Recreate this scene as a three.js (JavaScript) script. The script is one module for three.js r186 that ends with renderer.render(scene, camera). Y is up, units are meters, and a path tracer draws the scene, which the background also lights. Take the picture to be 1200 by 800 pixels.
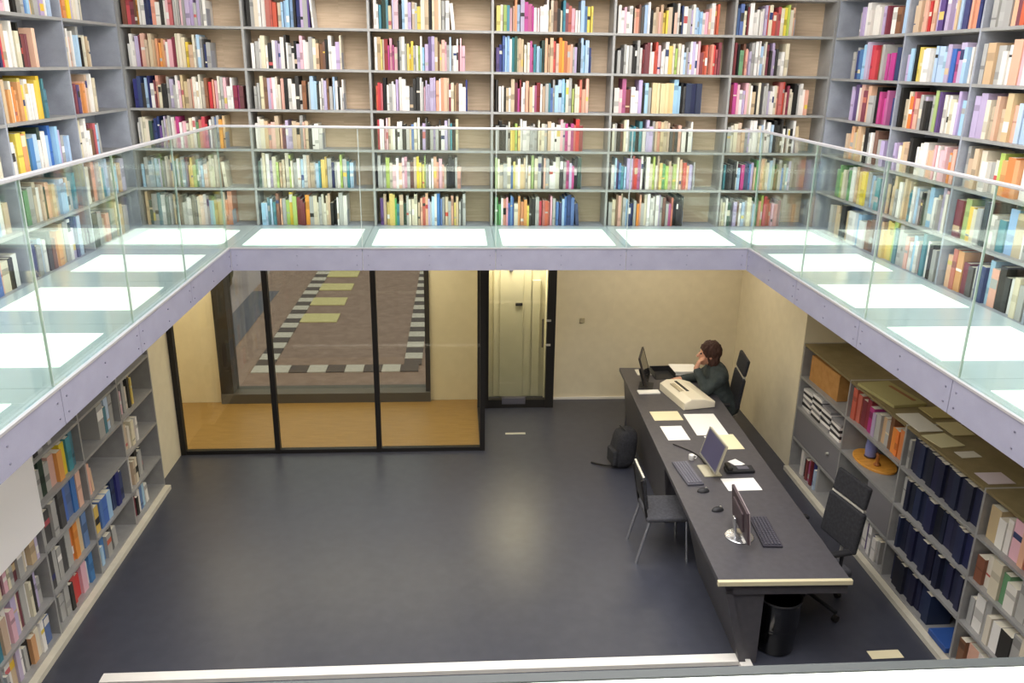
import * as THREE from 'three';
import { RoundedBoxGeometry } from 'three/addons/geometries/RoundedBoxGeometry.js';
import { mergeGeometries } from 'three/addons/utils/BufferGeometryUtils.js';
import { MarchingCubes } from 'three/addons/objects/MarchingCubes.js';
import { ImprovedNoise } from 'three/addons/math/ImprovedNoise.js';
import { RectAreaLightUniformsLib } from 'three/addons/lights/RectAreaLightUniformsLib.js';

// ------------------------------------------------------------------ camera, sky, large lights, exposure
const scene = new THREE.Scene();
const camera = new THREE.PerspectiveCamera(44.74, 1.5, 0.05, 200);
camera.position.set(0, 4.2, 0);
camera.rotation.set(-0.32239, -0.06868, 0.014938, 'YXZ');
const renderer = new THREE.WebGLRenderer();
renderer.toneMapping = THREE.LinearToneMapping;
renderer.toneMappingExposure = 1.0;
renderer.shadowMap.enabled = true;
RectAreaLightUniformsLib.init();
scene.background = new THREE.Color(1.1, 1.15, 1.22);
const SKYLIGHT_FILL = { color: new THREE.Color(0.99, 0.97, 1.0), intensity: 5.4 };  // for the added overhead panels that replace skylight daylight
const DECK_LIGHT = { color: new THREE.Color(0.97, 1.0, 0.95), intensity: 1.5 };
const SOFFIT_LIGHT = { color: new THREE.Color(1.0, 0.88, 0.66), intensity: 5.5 };

// ------------------------------------------------------------------ helpers
let seed = 20240611;
const rnd = () => { seed = (seed * 1664525 + 1013904223) % 4294967296; return seed / 4294967296; };
const rr = (a, b) => a + (b - a) * rnd();
const used = new Map();
function numbered(n) { const k = used.get(n) ?? 0; used.set(n, k + 1); return k ? n + '_' + String(k).padStart(3, '0') : n; }
const V = (x, y, z) => new THREE.Vector3(x, y, z);
function flat(g) { if (g.index) g = g.toNonIndexed(); for (const k of Object.keys(g.attributes)) if (!['position', 'normal', 'uv', 'color'].includes(k)) g.deleteAttribute(k); return g; }
function metreUV(g) {
  const p = g.attributes.position, n = g.attributes.normal, uv = new Float32Array(p.count * 2);
  for (let i = 0; i < p.count; i += 3) {
    let a = 0, b = 0, c = 0;
    for (let k = 0; k < 3; k++) { a += Math.abs(n.getX(i + k)); b += Math.abs(n.getY(i + k)); c += Math.abs(n.getZ(i + k)); }
    for (let k = 0; k < 3; k++) {
      const j = i + k, x = p.getX(j), y = p.getY(j), z = p.getZ(j);
      if (b >= a && b >= c) { uv[2 * j] = x; uv[2 * j + 1] = z; } else if (a >= c) { uv[2 * j] = z; uv[2 * j + 1] = y; } else { uv[2 * j] = x; uv[2 * j + 1] = y; }
    }
  }
  g.setAttribute('uv', new THREE.BufferAttribute(uv, 2)); return g;
}
function bx(w, h, d, x, y, z, r = 0) { const g = flat(r ? new RoundedBoxGeometry(w, h, d, 2, r) : new THREE.BoxGeometry(w, h, d)); g.translate(x, y, z); return g; }
const ext = (x0, x1, y0, y1, z0, z1, r = 0) => bx(Math.abs(x1 - x0), Math.abs(y1 - y0), Math.abs(z1 - z0), (x0 + x1) / 2, (y0 + y1) / 2, (z0 + z1) / 2, r);
function cyl(rt, rb, h, x, y, z, seg = 20) { const g = flat(new THREE.CylinderGeometry(rt, rb, h, seg)); g.translate(x, y, z); return g; }
function rod(a, b, r, seg = 10) {
  const d = b.clone().sub(a), g = flat(new THREE.CylinderGeometry(r, r, d.length(), seg));
  g.applyQuaternion(new THREE.Quaternion().setFromUnitVectors(V(0, 1, 0), d.clone().normalize())); const m = a.clone().add(b).multiplyScalar(0.5); g.translate(m.x, m.y, m.z); return g;
}
function tube(pts, r, n = 24, seg = 8) { return flat(new THREE.TubeGeometry(new THREE.CatmullRomCurve3(pts), n, r, seg, false)); }
function lathe(pts, seg = 24) { return flat(new THREE.LatheGeometry(pts.map(([x, y]) => new THREE.Vector2(x, y)), seg)); }
function turned(g, rx, ry, rz, x = 0, y = 0, z = 0) { g.applyMatrix4(new THREE.Matrix4().makeRotationFromEuler(new THREE.Euler(rx, ry, rz, 'YXZ'))); g.translate(x, y, z); return g; }
function obj(name, geos, mat, parent = scene) {
  const list = (Array.isArray(geos) ? geos : [geos]).map(flat);
  const g = metreUV(list.length > 1 ? mergeGeometries(list) : list[0]);
  const m = new THREE.Mesh(g, mat); m.name = parent === scene ? numbered(name) : name; m.castShadow = m.receiveShadow = true; parent.add(m); return m;
}
function tag(o, label, category, group) { o.userData.label = label; o.userData.category = category; if (group) o.userData.group = group; return o; }
function thing(name, label, category, pos = [0, 0, 0], turn = 0, group) {
  const o = new THREE.Group(); o.name = numbered(name); o.position.set(...pos); o.rotation.y = turn; scene.add(o); return tag(o, label, category, group);
}
function struct(name, geos, mat) { const o = obj(name, geos, mat); o.userData.kind = 'structure'; return o; }
function structGroup(name, label) { const o = new THREE.Group(); o.name = name; o.userData.kind = 'structure'; if (label) o.userData.label = label; scene.add(o); return o; }
const perlin = new ImprovedNoise();
function texture(size, fn, repeat, srgb = true) {
  const d = new Uint8Array(size * size * 4);
  for (let y = 0; y < size; y++) for (let x = 0; x < size; x++) { const c = fn(x / size, y / size, x, y); for (let k = 0; k < 3; k++) d[4 * (y * size + x) + k] = Math.max(0, Math.min(255, c[k] ?? c[0])); d[4 * (y * size + x) + 3] = 255; }
  const t = new THREE.DataTexture(d, size, size); t.wrapS = t.wrapT = THREE.RepeatWrapping; t.repeat.set(repeat, repeat); t.magFilter = THREE.LinearFilter; t.minFilter = THREE.LinearMipmapLinearFilter; t.generateMipmaps = true;
  if (srgb) t.colorSpace = THREE.SRGBColorSpace; t.needsUpdate = true; return t;
}
const fbm = (x, y, s, o = 4) => { let v = 0, a = 0.5, f = s; for (let i = 0; i < o; i++) { v += a * perlin.noise(x * f + 7.3, y * f + 2.1, i * 3.7); a *= 0.5; f *= 2; } return v; };
const grain = (size, base, amp, s, sx = 1, sy = 1, repeat = 1) => texture(size, (u, v) => { const n = fbm(u * sx, v * sy, s) + 0.25 * (rnd() - 0.5); return base.map((b) => b + amp * n); }, repeat);
const std = (o) => new THREE.MeshStandardMaterial(o);
const phys = (o) => new THREE.MeshPhysicalMaterial(o);

// ------------------------------------------------------------------ materials
const MAT = {
  lino: std({ map: grain(512, [63, 65, 76], 8, 14, 1, 1, 0.6), roughness: 0.34, bumpMap: grain(256, [128, 128, 128], 40, 60, 1, 1, 1.7), bumpScale: 0.0004 }),
  wall: std({ map: grain(256, [228, 217, 190], 8, 8), roughness: 0.85 }),
  white: std({ map: grain(256, [232, 228, 222], 8, 8), roughness: 0.8 }),
  ceiling: std({ color: '#e9e6e0', roughness: 0.9 }),
  oak: std({ map: grain(512, [152, 120, 66], 18, 5, 1, 9, 0.7), roughness: 0.45 }),
  ply: std({ map: grain(512, [204, 180, 153], 26, 4, 1, 14, 0.9), roughness: 0.7 }),
  steel: std({ map: grain(256, [160, 159, 158], 14, 10), roughness: 0.45, metalness: 0.25 }),
  steelBlue: std({ map: grain(256, [158, 162, 174], 22, 7), roughness: 0.5, metalness: 0.2 }),
  fascia: std({ map: grain(256, [156, 155, 175], 10, 6), roughness: 0.55, metalness: 0.1 }),
  bolt: std({ color: '#8a8899', roughness: 0.5, metalness: 0.6 }),
  deck: phys({ color: '#c6d5de', roughness: 0.28, clearcoat: 0.4, clearcoatRoughness: 0.15 }),
  deckLight: std({ color: '#f6faf4', emissive: new THREE.Color(0.97, 1.0, 0.95), emissiveIntensity: 0.85, roughness: 0.35 }),
  lampGlow: std({ color: '#fffaf0', emissive: new THREE.Color(1, 0.95, 0.86), emissiveIntensity: 2.0, roughness: 0.6 }),
  glass: phys({ color: '#f2f8f5', transmission: 1, thickness: 0, roughness: 0.02, ior: 1.5 }),
  glassEdge: phys({ color: '#c6d2ce', roughness: 0.2 }),
  glassClear: phys({ color: '#f1f1ea', transmission: 1, thickness: 0, roughness: 0.02, ior: 1.45 }),
  rail: std({ color: '#c9c7cc', roughness: 0.35, metalness: 0.4 }),
  black: std({ color: '#1a1716', roughness: 0.5 }),
  blackGloss: phys({ color: '#0c0c0e', roughness: 0.16, clearcoat: 0.6 }),
  darkFrame: std({ color: '#2e2a26', roughness: 0.5 }),
  greyFrame: std({ color: '#55504a', roughness: 0.55 }),
  desk: std({ map: grain(256, [76, 74, 79], 10, 18), roughness: 0.42 }),
  chrome: std({ color: '#cfd0d4', roughness: 0.22, metalness: 0.85 }),
  alu: std({ color: '#d8d5cc', roughness: 0.3, metalness: 0.55 }),
  plastic: std({ color: '#232327', roughness: 0.55 }),
  plasticGrey: std({ color: '#5b5a66', roughness: 0.5 }),
  fabricBlack: std({ map: grain(256, [42, 42, 47], 22, 40), roughness: 0.95 }),
  fabricGrey: std({ map: grain(256, [74, 74, 80], 22, 40), roughness: 0.95 }),
  paper: std({ color: '#f4f2ee', roughness: 0.9 }),
  paperCream: std({ color: '#efe3bd', roughness: 0.9 }),
  paperGrey: std({ color: '#cfccc2', roughness: 0.9 }),
  plinth: std({ map: grain(256, [206, 200, 184], 12, 9), roughness: 0.6 }),
  topBoard: std({ map: grain(256, [122, 108, 74], 20, 7), roughness: 0.55 }),
  cardboard: std({ map: grain(256, [176, 128, 70], 20, 12), roughness: 0.85 }),
  book: std({ vertexColors: true, roughness: 0.62 }),
};

// ------------------------------------------------------------------ structure: lower room
const WT = 2.65, FB = 2.456;                 // walkway top, fascia bottom
const XL = -1.965, XR = 2.62, ZB = -7.21, ZN = -1.812; // edges of the void
struct('floor', ext(-3.4, 4.3, -0.25, 0, -10.3, 1.8), MAT.lino);
struct('floor_vestibule', ext(-4.5, 0.26, -0.2, 0.012, -10.12, -8.68), MAT.oak);
struct('wall_left', [ext(-3.75, -3.4, -0.25, 2.65, -8.6, 1.8), ext(-3.4, -3.1, 0, FB, -8.62, -7.86)], MAT.wall);
struct('wall_left_vestibule', ext(-4.75, -4.5, -0.25, 2.65, -10.4, -8.3), MAT.wall);
struct('wall_left_return', ext(-4.75, -3.3, -0.25, 2.65, -8.62, -8.4), MAT.wall);
struct('wall_right', [ext(4.2, 4.5, -0.25, 2.65, -8.1, 1.8), ext(3.64, 4.5, -0.25, FB, -10.4, -8.07)], MAT.wall);
struct('wall_back', [ext(1.22, 4.4, -0.25, 2.65, -10.4, -10.13), ext(-4.6, -3.03, -0.25, 2.65, -10.4, -10.13), ext(-0.4, 0.36, -0.25, 2.65, -10.4, -10.13), ext(-3.03, -0.4, 2.3, 2.65, -10.4, -10.13), ext(0.3, 1.3, 2.25, 2.65, -10.4, -9.8)], MAT.wall);
struct('wall_front', ext(-3.75, 4.5, -0.25, 5.8, 1.6, 1.9), MAT.wall);
struct('ceiling_vestibule', [ext(-4.75, 4.5, FB, WT - 0.02, -10.4, -8.6)], MAT.ceiling);
struct('baseboard_back', ext(1.22, 3.64, 0, 0.03, -10.13, -10.11), MAT.white);
tag(struct('floor_plate', ext(0.56, 0.8, 0, 0.006, -9.08, -9.04), MAT.alu), 'slim bright metal plate set in the floor before the door');
delete scene.getObjectByName('floor_plate').userData.category;
// white edging set on the floor
struct('trim_1', [ext(-2.54, 2.15, 0, 0.035, -5.04, -4.95), ext(2.06, 2.15, 0, 0.035, -4.95, -4.74)], MAT.white).userData.label = 'white edging strip with a short return on the dark floor';

// glass partition
const part = structGroup('window_1', 'full-height glass partition in slim black frames');
const PX = [-3.07, -2.03, -0.9, 0.27], PZ = -8.65;
for (const x of PX) obj('post', ext(x - 0.028, x + 0.028, 0, FB, PZ - 0.035, PZ + 0.035), MAT.black, part);
obj('bottom_rail', ext(PX[0], PX[3] + 0.028, 0, 0.045, PZ - 0.03, PZ + 0.03), MAT.black, part);
for (let i = 0; i < 3; i++) obj('pane', ext(PX[i] + 0.028, PX[i + 1] - 0.028, 0.045, FB, PZ - 0.004, PZ + 0.004), MAT.glassClear, part);
obj('return_frame', [ext(0.242, 0.3, 0, FB, -9.85, -9.76), ext(0.242, 0.3, 0, 0.05, -9.8, PZ)], MAT.black, part);
obj('return_pane', ext(0.266, 0.274, 0.05, FB, -9.76, PZ - 0.035), MAT.glassClear, part);

// window onto the square
const win = structGroup('window_2', 'large dark-framed window over the paved square');
obj('window_frame', ext(-3.03, -2.87, 0, 2.3, -10.36, -10.08), MAT.darkFrame, win);
obj('window_frame', ext(-0.42, -0.36, 0, 2.3, -10.36, -10.1), MAT.darkFrame, win);
obj('window_sill', ext(-3.03, -0.36, 0.012, 0.14, -10.36, -10.06), MAT.greyFrame, win);
obj('window_head', ext(-3.03, -0.36, 2.24, 2.3, -10.36, -10.1), MAT.darkFrame, win);
obj('pane', ext(-2.87, -0.42, 0.14, 2.24, -10.25, -10.242), MAT.glassClear, win);

// glass door with black jambs, pale lobby behind
const door = structGroup('door_1', 'glass door in black jambs with a pale lobby behind');
obj('jamb', ext(0.3, 0.385, 0, 2.25, -9.94, -9.84), MAT.black, door);
obj('jamb', ext(1.115, 1.22, 0, 2.25, -9.94, -9.84), MAT.black, door);
obj('threshold', [ext(0.385, 0.56, 0, 0.11, -9.93, -9.85), ext(0.86, 1.115, 0, 0.11, -9.93, -9.85), ext(0.56, 0.86, 0, 0.05, -9.93, -9.85)], MAT.black, door);
obj('floor_spring_box', ext(0.56, 0.86, 0.05, 0.13, -9.925, -9.855), MAT.plasticGrey, door);
obj('pane', ext(0.385, 1.115, 0.13, 2.25, -9.9, -9.892), MAT.glassClear, door);
obj('pull_handle', [rod(V(1.06, 0.83, -9.83), V(1.06, 1.2, -9.83), 0.012), rod(V(1.06, 0.87, -9.9), V(1.06, 0.87, -9.83), 0.008), rod(V(1.06, 1.16, -9.9), V(1.06, 1.16, -9.83), 0.008)], MAT.greyFrame, door);
for (const y of [0.86, 1.18]) obj('hinge', ext(1.1, 1.16, y - 0.012, y + 0.012, -9.835, -9.82), MAT.alu, door);
const GREENISH = std({ map: grain(256, [212, 209, 190], 8, 6), roughness: 0.7 });
struct('wall_lobby', [ext(0.36, 1.22, -0.25, 2.45, -10.4, -10.24), ext(0.302, 0.385, 0, 2.25, -10.13, -9.94), ext(1.115, 1.219, 0, 2.25, -10.129, -9.94)], GREENISH);
{ // tall pale service panel in the lobby
  const t = thing('service_panel', 'tall pale wall panel with dark slot behind glass door', 'panel', [0.74, 0, -10.24]);
  obj('outer_leaf', [ext(-0.28, 0.2, 0.02, 2.0, 0.0, 0.03, 0.004)], GREENISH, t);
  obj('inner_leaf', [ext(-0.2, 0.1, 0.02, 1.98, 0.03, 0.045, 0.004)], GREENISH, t);
  obj('side_leaf', [ext(0.22, 0.32, 0.02, 1.6, 0.0, 0.03, 0.004)], GREENISH, t);
  obj('slot_handle', ext(0.0, 0.09, 1.27, 1.31, 0.045, 0.06, 0.005), MAT.black, t);
  obj('lamp_spot', turned(cyl(0.025, 0.025, 0.02, 0, 0, 0), Math.PI / 2, 0, 0, -0.06, 1.74, 0.05), MAT.plasticGrey, t);
}
tag(obj('light_switch', ext(1.57, 1.63, 1.06, 1.12, -10.13, -10.115, 0.004), std({ color: '#b5aa8c', roughness: 0.6 })), 'small beige switch plate on the bare back wall', 'switch');

// upper storey shell
struct('wall_back_upper', ext(-3.75, 4.4, WT - 0.01, 5.8, -8.95, -8.6), MAT.wall);
struct('wall_left_upper', ext(-3.75, -3.4, WT, 5.8, -8.6, 1.6), MAT.wall);
struct('wall_right_upper', ext(3.97, 4.5, WT, 5.8, -8.6, 1.6), MAT.wall);
struct('ceiling', ext(-3.75, 4.5, 5.7, 5.95, -8.95, 1.9), MAT.ceiling);

// ------------------------------------------------------------------ luminous walkway round the void
const gal = structGroup('floor_gallery', 'luminous glass walkway with lavender-grey metal fascia');
obj('slab', [ext(-3.4, XL - 0.012, FB, WT - 0.03, -8.6, 1.6), ext(XR + 0.012, 4.2, FB, WT - 0.03, -8.6, 1.6), ext(XL - 0.012, XR + 0.012, FB, WT - 0.03, -8.6, ZB - 0.012), ext(XL - 0.012, XR + 0.012, FB, WT - 0.03, ZN + 0.012, 1.6)], MAT.ceiling, gal);
obj('shelf_base', [ext(-3.4, -3.07, WT - 0.03, WT, -8.6, 1.6), ext(3.64, 4.2, WT - 0.03, WT, -8.6, 1.6), ext(-3.07, 3.64, WT - 0.03, WT, -8.6, -8.29)], MAT.steelBlue, gal);
const BX = [XL, -0.83, 0.34, 1.51, XR];
const zCuts = [-7.21, -6.08, -5.02, -3.95, -2.88, ZN];
function fasciaPanel(axis, a, b, fixed, side) {
  const g = 0.003, t = 0.012;
  const o = obj('fascia_panel', axis === 'x' ? ext(a + g, b - g, FB, WT - 0.001, fixed, fixed - t) : ext(fixed, fixed + side * t, FB, WT - 0.001, a + g, b - g), MAT.fascia, gal);
  const spots = [a + 0.05, (a + b) / 2, b - 0.05], gs = [];
  for (const s of spots) for (const y of [FB + 0.05, WT - 0.06]) {
    const c = flat(new THREE.CylinderGeometry(0.0055, 0.0055, 0.006, 8));
    if (axis === 'x') { c.rotateX(Math.PI / 2); c.translate(s, y, fixed + 0.002); } else { c.rotateZ(Math.PI / 2); c.translate(fixed - side * 0.002, y, s); }
    gs.push(c);
  }
  obj('bolts', gs, MAT.bolt, o);
}
for (let i = 0; i < 4; i++) fasciaPanel('x', BX[i], BX[i + 1], ZB, -1);
for (let i = 0; i < 5; i++) { fasciaPanel('z', zCuts[i], zCuts[i + 1], XL, -1); fasciaPanel('z', zCuts[i], zCuts[i + 1], XR, 1); }
obj('fascia_panel', ext(XL, XR, FB, WT - 0.001, ZN, ZN + 0.012), MAT.fascia, gal);
obj('edge_strip', ext(XL - 0.012, XL + 0.004, WT - 0.001, WT + 0.012, ZB, ZN), MAT.rail, gal);
obj('edge_strip', ext(XR - 0.004, XR + 0.012, WT - 0.001, WT + 0.012, ZB, ZN), MAT.rail, gal);
obj('edge_strip', ext(XL, XR, WT - 0.001, WT + 0.008, ZB - 0.012, ZB + 0.004), MAT.rail, gal);
obj('edge_strip', ext(XL, XR, WT - 0.001, WT + 0.008, ZN - 0.002, ZN + 0.028), std({ color: '#3d4244', roughness: 0.5 }), gal);
function areaLight(L, x, y, z, w, h, tx, ty, tz) { const l = new THREE.RectAreaLight(L.color, L.intensity, w, h); l.position.set(x, y, z); l.lookAt(tx, ty, tz); l.castShadow = true; scene.add(l); return l; }
function deck(x0, x1, z0, z1, lights) {
  obj('deck_panel', ext(x0 + 0.002, x1 - 0.002, WT - 0.03, WT, z0 + 0.002, z1 - 0.002), MAT.deck, gal);
  for (const [a, b, c, d] of lights) {
    obj('light_panel', ext(a, b, WT, WT + 0.003, c, d), MAT.deckLight, gal);
    areaLight(DECK_LIGHT, (a + b) / 2, WT + 0.008, (c + d) / 2, b - a, d - c, (a + b) / 2, 9, (c + d) / 2 + 0.0001);
  }
}
deck(-3.07, XL - 0.012, -8.29, ZB, [[-2.93, -2.08, -8.04, -7.44]]);
deck(XR + 0.012, 3.64, -8.29, ZB, [[2.72, 3.52, -8.04, -7.42]]);
for (let i = 0; i < 4; i++) deck(BX[i] - (i ? 0 : 0.012), BX[i + 1] + (i === 3 ? 0.012 : 0), -8.29, ZB - 0.012, [[BX[i] + 0.07, BX[i + 1] - 0.07, -8.12, -7.36]]);
for (let i = 0; i < 5; i++) {
  const c = [-6.66, -5.6, -4.53, -3.45, -2.4][i];
  deck(-3.07, XL - 0.012, zCuts[i], zCuts[i + 1], [[-2.95, -2.1, c - 0.3, c + 0.28]]);
  deck(XR + 0.012, 3.64, zCuts[i], zCuts[i + 1], [[2.72, 3.53, c - 0.33, c + 0.3]]);
}
deck(-3.07, 3.64, ZN + 0.028, 1.6, [[-1.9, 2.55, ZN + 0.03, ZN + 0.66]]);

// soffit lights under the walkway (they light the lower room), then one lamp added behind the door
function soffit(x0, x1, z0, z1, k = 1, y = FB) {
  const o = obj('soffit_or_added_light', ext(x0, x1, y - 0.02, y, z0, z1), MAT.lampGlow); tag(o, 'long warm light strip under walkway soffit or added in lobby', 'ceiling light', 'soffit lights');
  areaLight({ color: SOFFIT_LIGHT.color, intensity: SOFFIT_LIGHT.intensity * k }, (x0 + x1) / 2, y - 0.026, (z0 + z1) / 2, x1 - x0, z1 - z0, (x0 + x1) / 2, -9, (z0 + z1) / 2 + 0.0001);
}
soffit(-2.5, -2.35, -8.3, -7.4, 1.4); soffit(-2.5, -2.35, -4.9, -2.9, 0.45);
soffit(2.85, 3.0, -7.4, -5.9, 0.12); soffit(2.85, 3.0, -4.8, -2.8, 0.12);
soffit(-1.6, 0.2, -7.95, -7.8, 0.5); soffit(1.0, 2.8, -8.0, -7.85, 1.2); soffit(1.4, 3.3, -9.3, -9.1, 1.9);
soffit(-3.9, -2.3, -9.45, -9.25, 4.6); soffit(-2.1, 0.0, -9.45, -9.25, 4.6);
soffit(0.45, 1.05, -10.05, -9.99, 40, 2.25);  // unseen lamp added to brighten the lobby behind the glass door
// unseen light panels over the void, added in place of a skylight
for (const x of [-1.3, 0.35, 2.0]) for (const z of [-6.2, -3.6, -1.0]) {
  const o = obj('added_overhead_light', ext(x - 0.65, x + 0.65, 5.66, 5.7, z - 1, z + 1), MAT.lampGlow); tag(o, 'large white unseen light panel added over the void for skylight', 'ceiling light', 'added skylight stand-in panels');
  areaLight(SKYLIGHT_FILL, x, 5.65, z, 1.3, 2, x, -9, z + 0.0001);
}

// ------------------------------------------------------------------ balustrades
function balustrade(label, axis, fixed, cuts, off) {
  const t = thing('glass_balustrade', label, 'balustrade');
  const top = WT + 1.02, base = WT + 0.008, w = 0.006;
  for (let i = 0; i + 1 < cuts.length; i++) {
    const a = cuts[i] + 0.0035, b = cuts[i + 1] - 0.0035;
    const p = obj('pane', axis === 'x' ? ext(a, b, base, top, fixed - w, fixed + w) : ext(fixed - w, fixed + w, base, top, a, b), MAT.glass, t);
    const e = 0.0025;
    for (const [u, v] of [[a - e, a], [b, b + e]]) obj('pane_edge', axis === 'x' ? ext(u, v, base, top, fixed - w, fixed + w) : ext(fixed - w, fixed + w, base, top, u, v), MAT.glassEdge, p);
  }
  const A = cuts[0], B = cuts[cuts.length - 1];
  obj('handrail', axis === 'x' ? ext(A, B, top, top + 0.02, fixed - 0.014, fixed + 0.014, 0.005) : ext(fixed - 0.014, fixed + 0.014, top, top + 0.02, A, B, 0.005), MAT.rail, t);
}
balustrade('frameless glass balustrade along walkway in front of the end-wall books', 'x', ZB - 0.03, [XL - 0.03, -0.83, 0.34, 1.51, XR + 0.03]);
balustrade('frameless glass balustrade along walkway above the lower shelves with white board', 'z', XL - 0.03, [ZB - 0.015, -6.08, -5.02, -3.95, -2.88, ZN]);
balustrade('frameless glass balustrade along walkway above the desk side', 'z', XR + 0.03, [ZB - 0.015, -6.08, -5.02, -3.95, -2.88, ZN]);

// ------------------------------------------------------------------ bookcases
const CASES = {
  end: { pos: [0, 0, -8.29], turn: 0, depth: 0.29, ups: [-3.07, -1.96, -0.81, 0.345, 1.5, 2.655, 3.64], ys: [2.6502, 3.02, 3.393, 3.762, 4.13, 4.495, 4.83], words: 'upper end bookcase' },
  far: { pos: [-3.07, 0, 0], turn: Math.PI / 2, depth: 0.31, ups: [1.65, 2.75, 3.85, 4.95, 6.05, 7.15, 8.25], ys: [2.6502, 3.03, 3.4, 3.762, 4.13, 4.495, 4.83], words: 'upper board-side bookcase' },
  desk: { pos: [3.64, 0, 0], turn: -Math.PI / 2, depth: 0.31, ups: [-8.25, -6.95, -5.93, -4.9, -3.87, -2.84], ys: [2.6502, 3.03, 3.4, 3.75, 4.115, 4.485, 4.83], words: 'upper desk-side bookcase' },
  lowFar: { pos: [-3.02, 0, 0], turn: Math.PI / 2, depth: 0.36, ups: [3.9, 4.69, 5.48, 6.26, 7.05, 7.84], ys: [0.06, 0.385, 0.76, 1.115, 1.47, 1.83], words: 'lower board-side bookcase' },
  lowDesk: { pos: [3.64, 0, 0], turn: -Math.PI / 2, depth: 0.54, ups: [-8.04, -6.97, -5.96, -4.9, -3.87, -2.84], ys: [0.06, 0.4, 0.76, 1.105, 1.465], words: 'lower desk-side bookcase' },
};
const TH = 0.022;
function bookcase(key, label, backMat, upMat, opt = {}) {
  const c = CASES[key], t = thing('bookcase', label, 'bookcase', c.pos, c.turn), top = c.ys[c.ys.length - 1], A = c.ups[0], B = c.ups[c.ups.length - 1], y0 = c.ys[0];
  obj('back_panel', ext(A, B, y0, top, -c.depth, -c.depth + 0.012), backMat, t);
  for (const u of c.ups) obj('upright', ext(u - 0.011, u + 0.011, y0 - (opt.low ? 0.05 : 0), top, -c.depth + 0.012, 0), upMat, t);
  for (let i = 0; i + 1 < c.ups.length; i++) for (let k = opt.low ? 0 : 1; k < c.ys.length; k++) {
    if (opt.skip?.(i, k)) continue;
    const last = k === c.ys.length - 1;
    obj(last ? 'top_board' : 'shelf', ext(c.ups[i] + 0.011, c.ups[i + 1] - 0.011, c.ys[k] - TH, c.ys[k], -c.depth + 0.012, 0.003), last && opt.topMat ? opt.topMat : MAT.steel, t);
  }
  if (!opt.low) obj('cornice', ext(A - 0.011, B + 0.011, top, top + 0.05, -c.depth, 0.006), MAT.steel, t);
  else obj('plinth', ext(A, B, 0.0, 0.045, -c.depth, 0.06), MAT.plinth, t);
  return t;
}
const endCase = bookcase('end', 'steel shelving filled with books across the upper end wall', MAT.ply, MAT.steel);
const farCase = bookcase('far', 'steel shelving of books on upper wall opposite the desk side', MAT.steelBlue, MAT.steelBlue);
const deskCase = bookcase('desk', 'steel shelving of books on upper wall above the desk side', MAT.steelBlue, MAT.steelBlue);
const lowFarCase = bookcase('lowFar', 'tall steel shelving of books under the walkway facing the desk', std({ map: grain(256, [104, 94, 78], 16, 7), roughness: 0.7 }), MAT.steel, { low: true });
const lowDeskCase = bookcase('lowDesk', 'low steel shelving with olive top strewn with papers', std({ map: grain(256, [104, 102, 98], 14, 7), roughness: 0.7 }), MAT.steel, { low: true, topMat: MAT.topBoard });
{ // grey drawer fronts in the two bays next to the bare wall
  obj('drawer_front', ext(-8.02, -6.985, 0.41, 0.735, -0.02, -0.002), std({ color: '#77757a', roughness: 0.5 }), lowDeskCase);
  const kn = obj('knob', turned(cyl(0.014, 0.014, 0.025, 0, 0, 0, 12), Math.PI / 2, 0, 0, -7.2, 0.6, 0.012), MAT.alu, lowDeskCase);
  obj('drawer_front', ext(-6.4, -5.98, 0.41, 0.735, -0.02, -0.002), std({ color: '#77757a', roughness: 0.5 }), lowDeskCase);
  void kn;
}

// ------------------------------------------------------------------ books
const PAL = { w: ['#e2ddd7', 'white'], c: ['#d8cdb4', 'cream'], k: ['#23211f', 'black'], d: ['#4a4848', 'charcoal'], g: ['#a8a6a2', 'grey'], b: ['#3f6fb0', 'blue'], n: ['#27336b', 'navy'], l: ['#9fc0dd', 'pale-blue'],
  r: ['#c24338', 'red'], m: ['#7c2a36', 'maroon'], p: ['#e3adb8', 'pink'], P: ['#b63a83', 'magenta'], o: ['#dd8a3a', 'orange'], y: ['#e0c23c', 'yellow'], G: ['#5b9a5c', 'green'], D: ['#2f4a3c', 'forest-green'], t: ['#3d8492', 'teal'],
  v: ['#b5a3c8', 'lavender'], s: ['#e0a487', 'salmon'], e: ['#c9ac88', 'tan'], B: ['#7b5138', 'brown'], u: ['#5a3f7e', 'purple'], x: ['#a9bd5c', 'lime'], C: ['#e2cd9e', 'cream'], N: ['#1a2140', 'navy'] };
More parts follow.
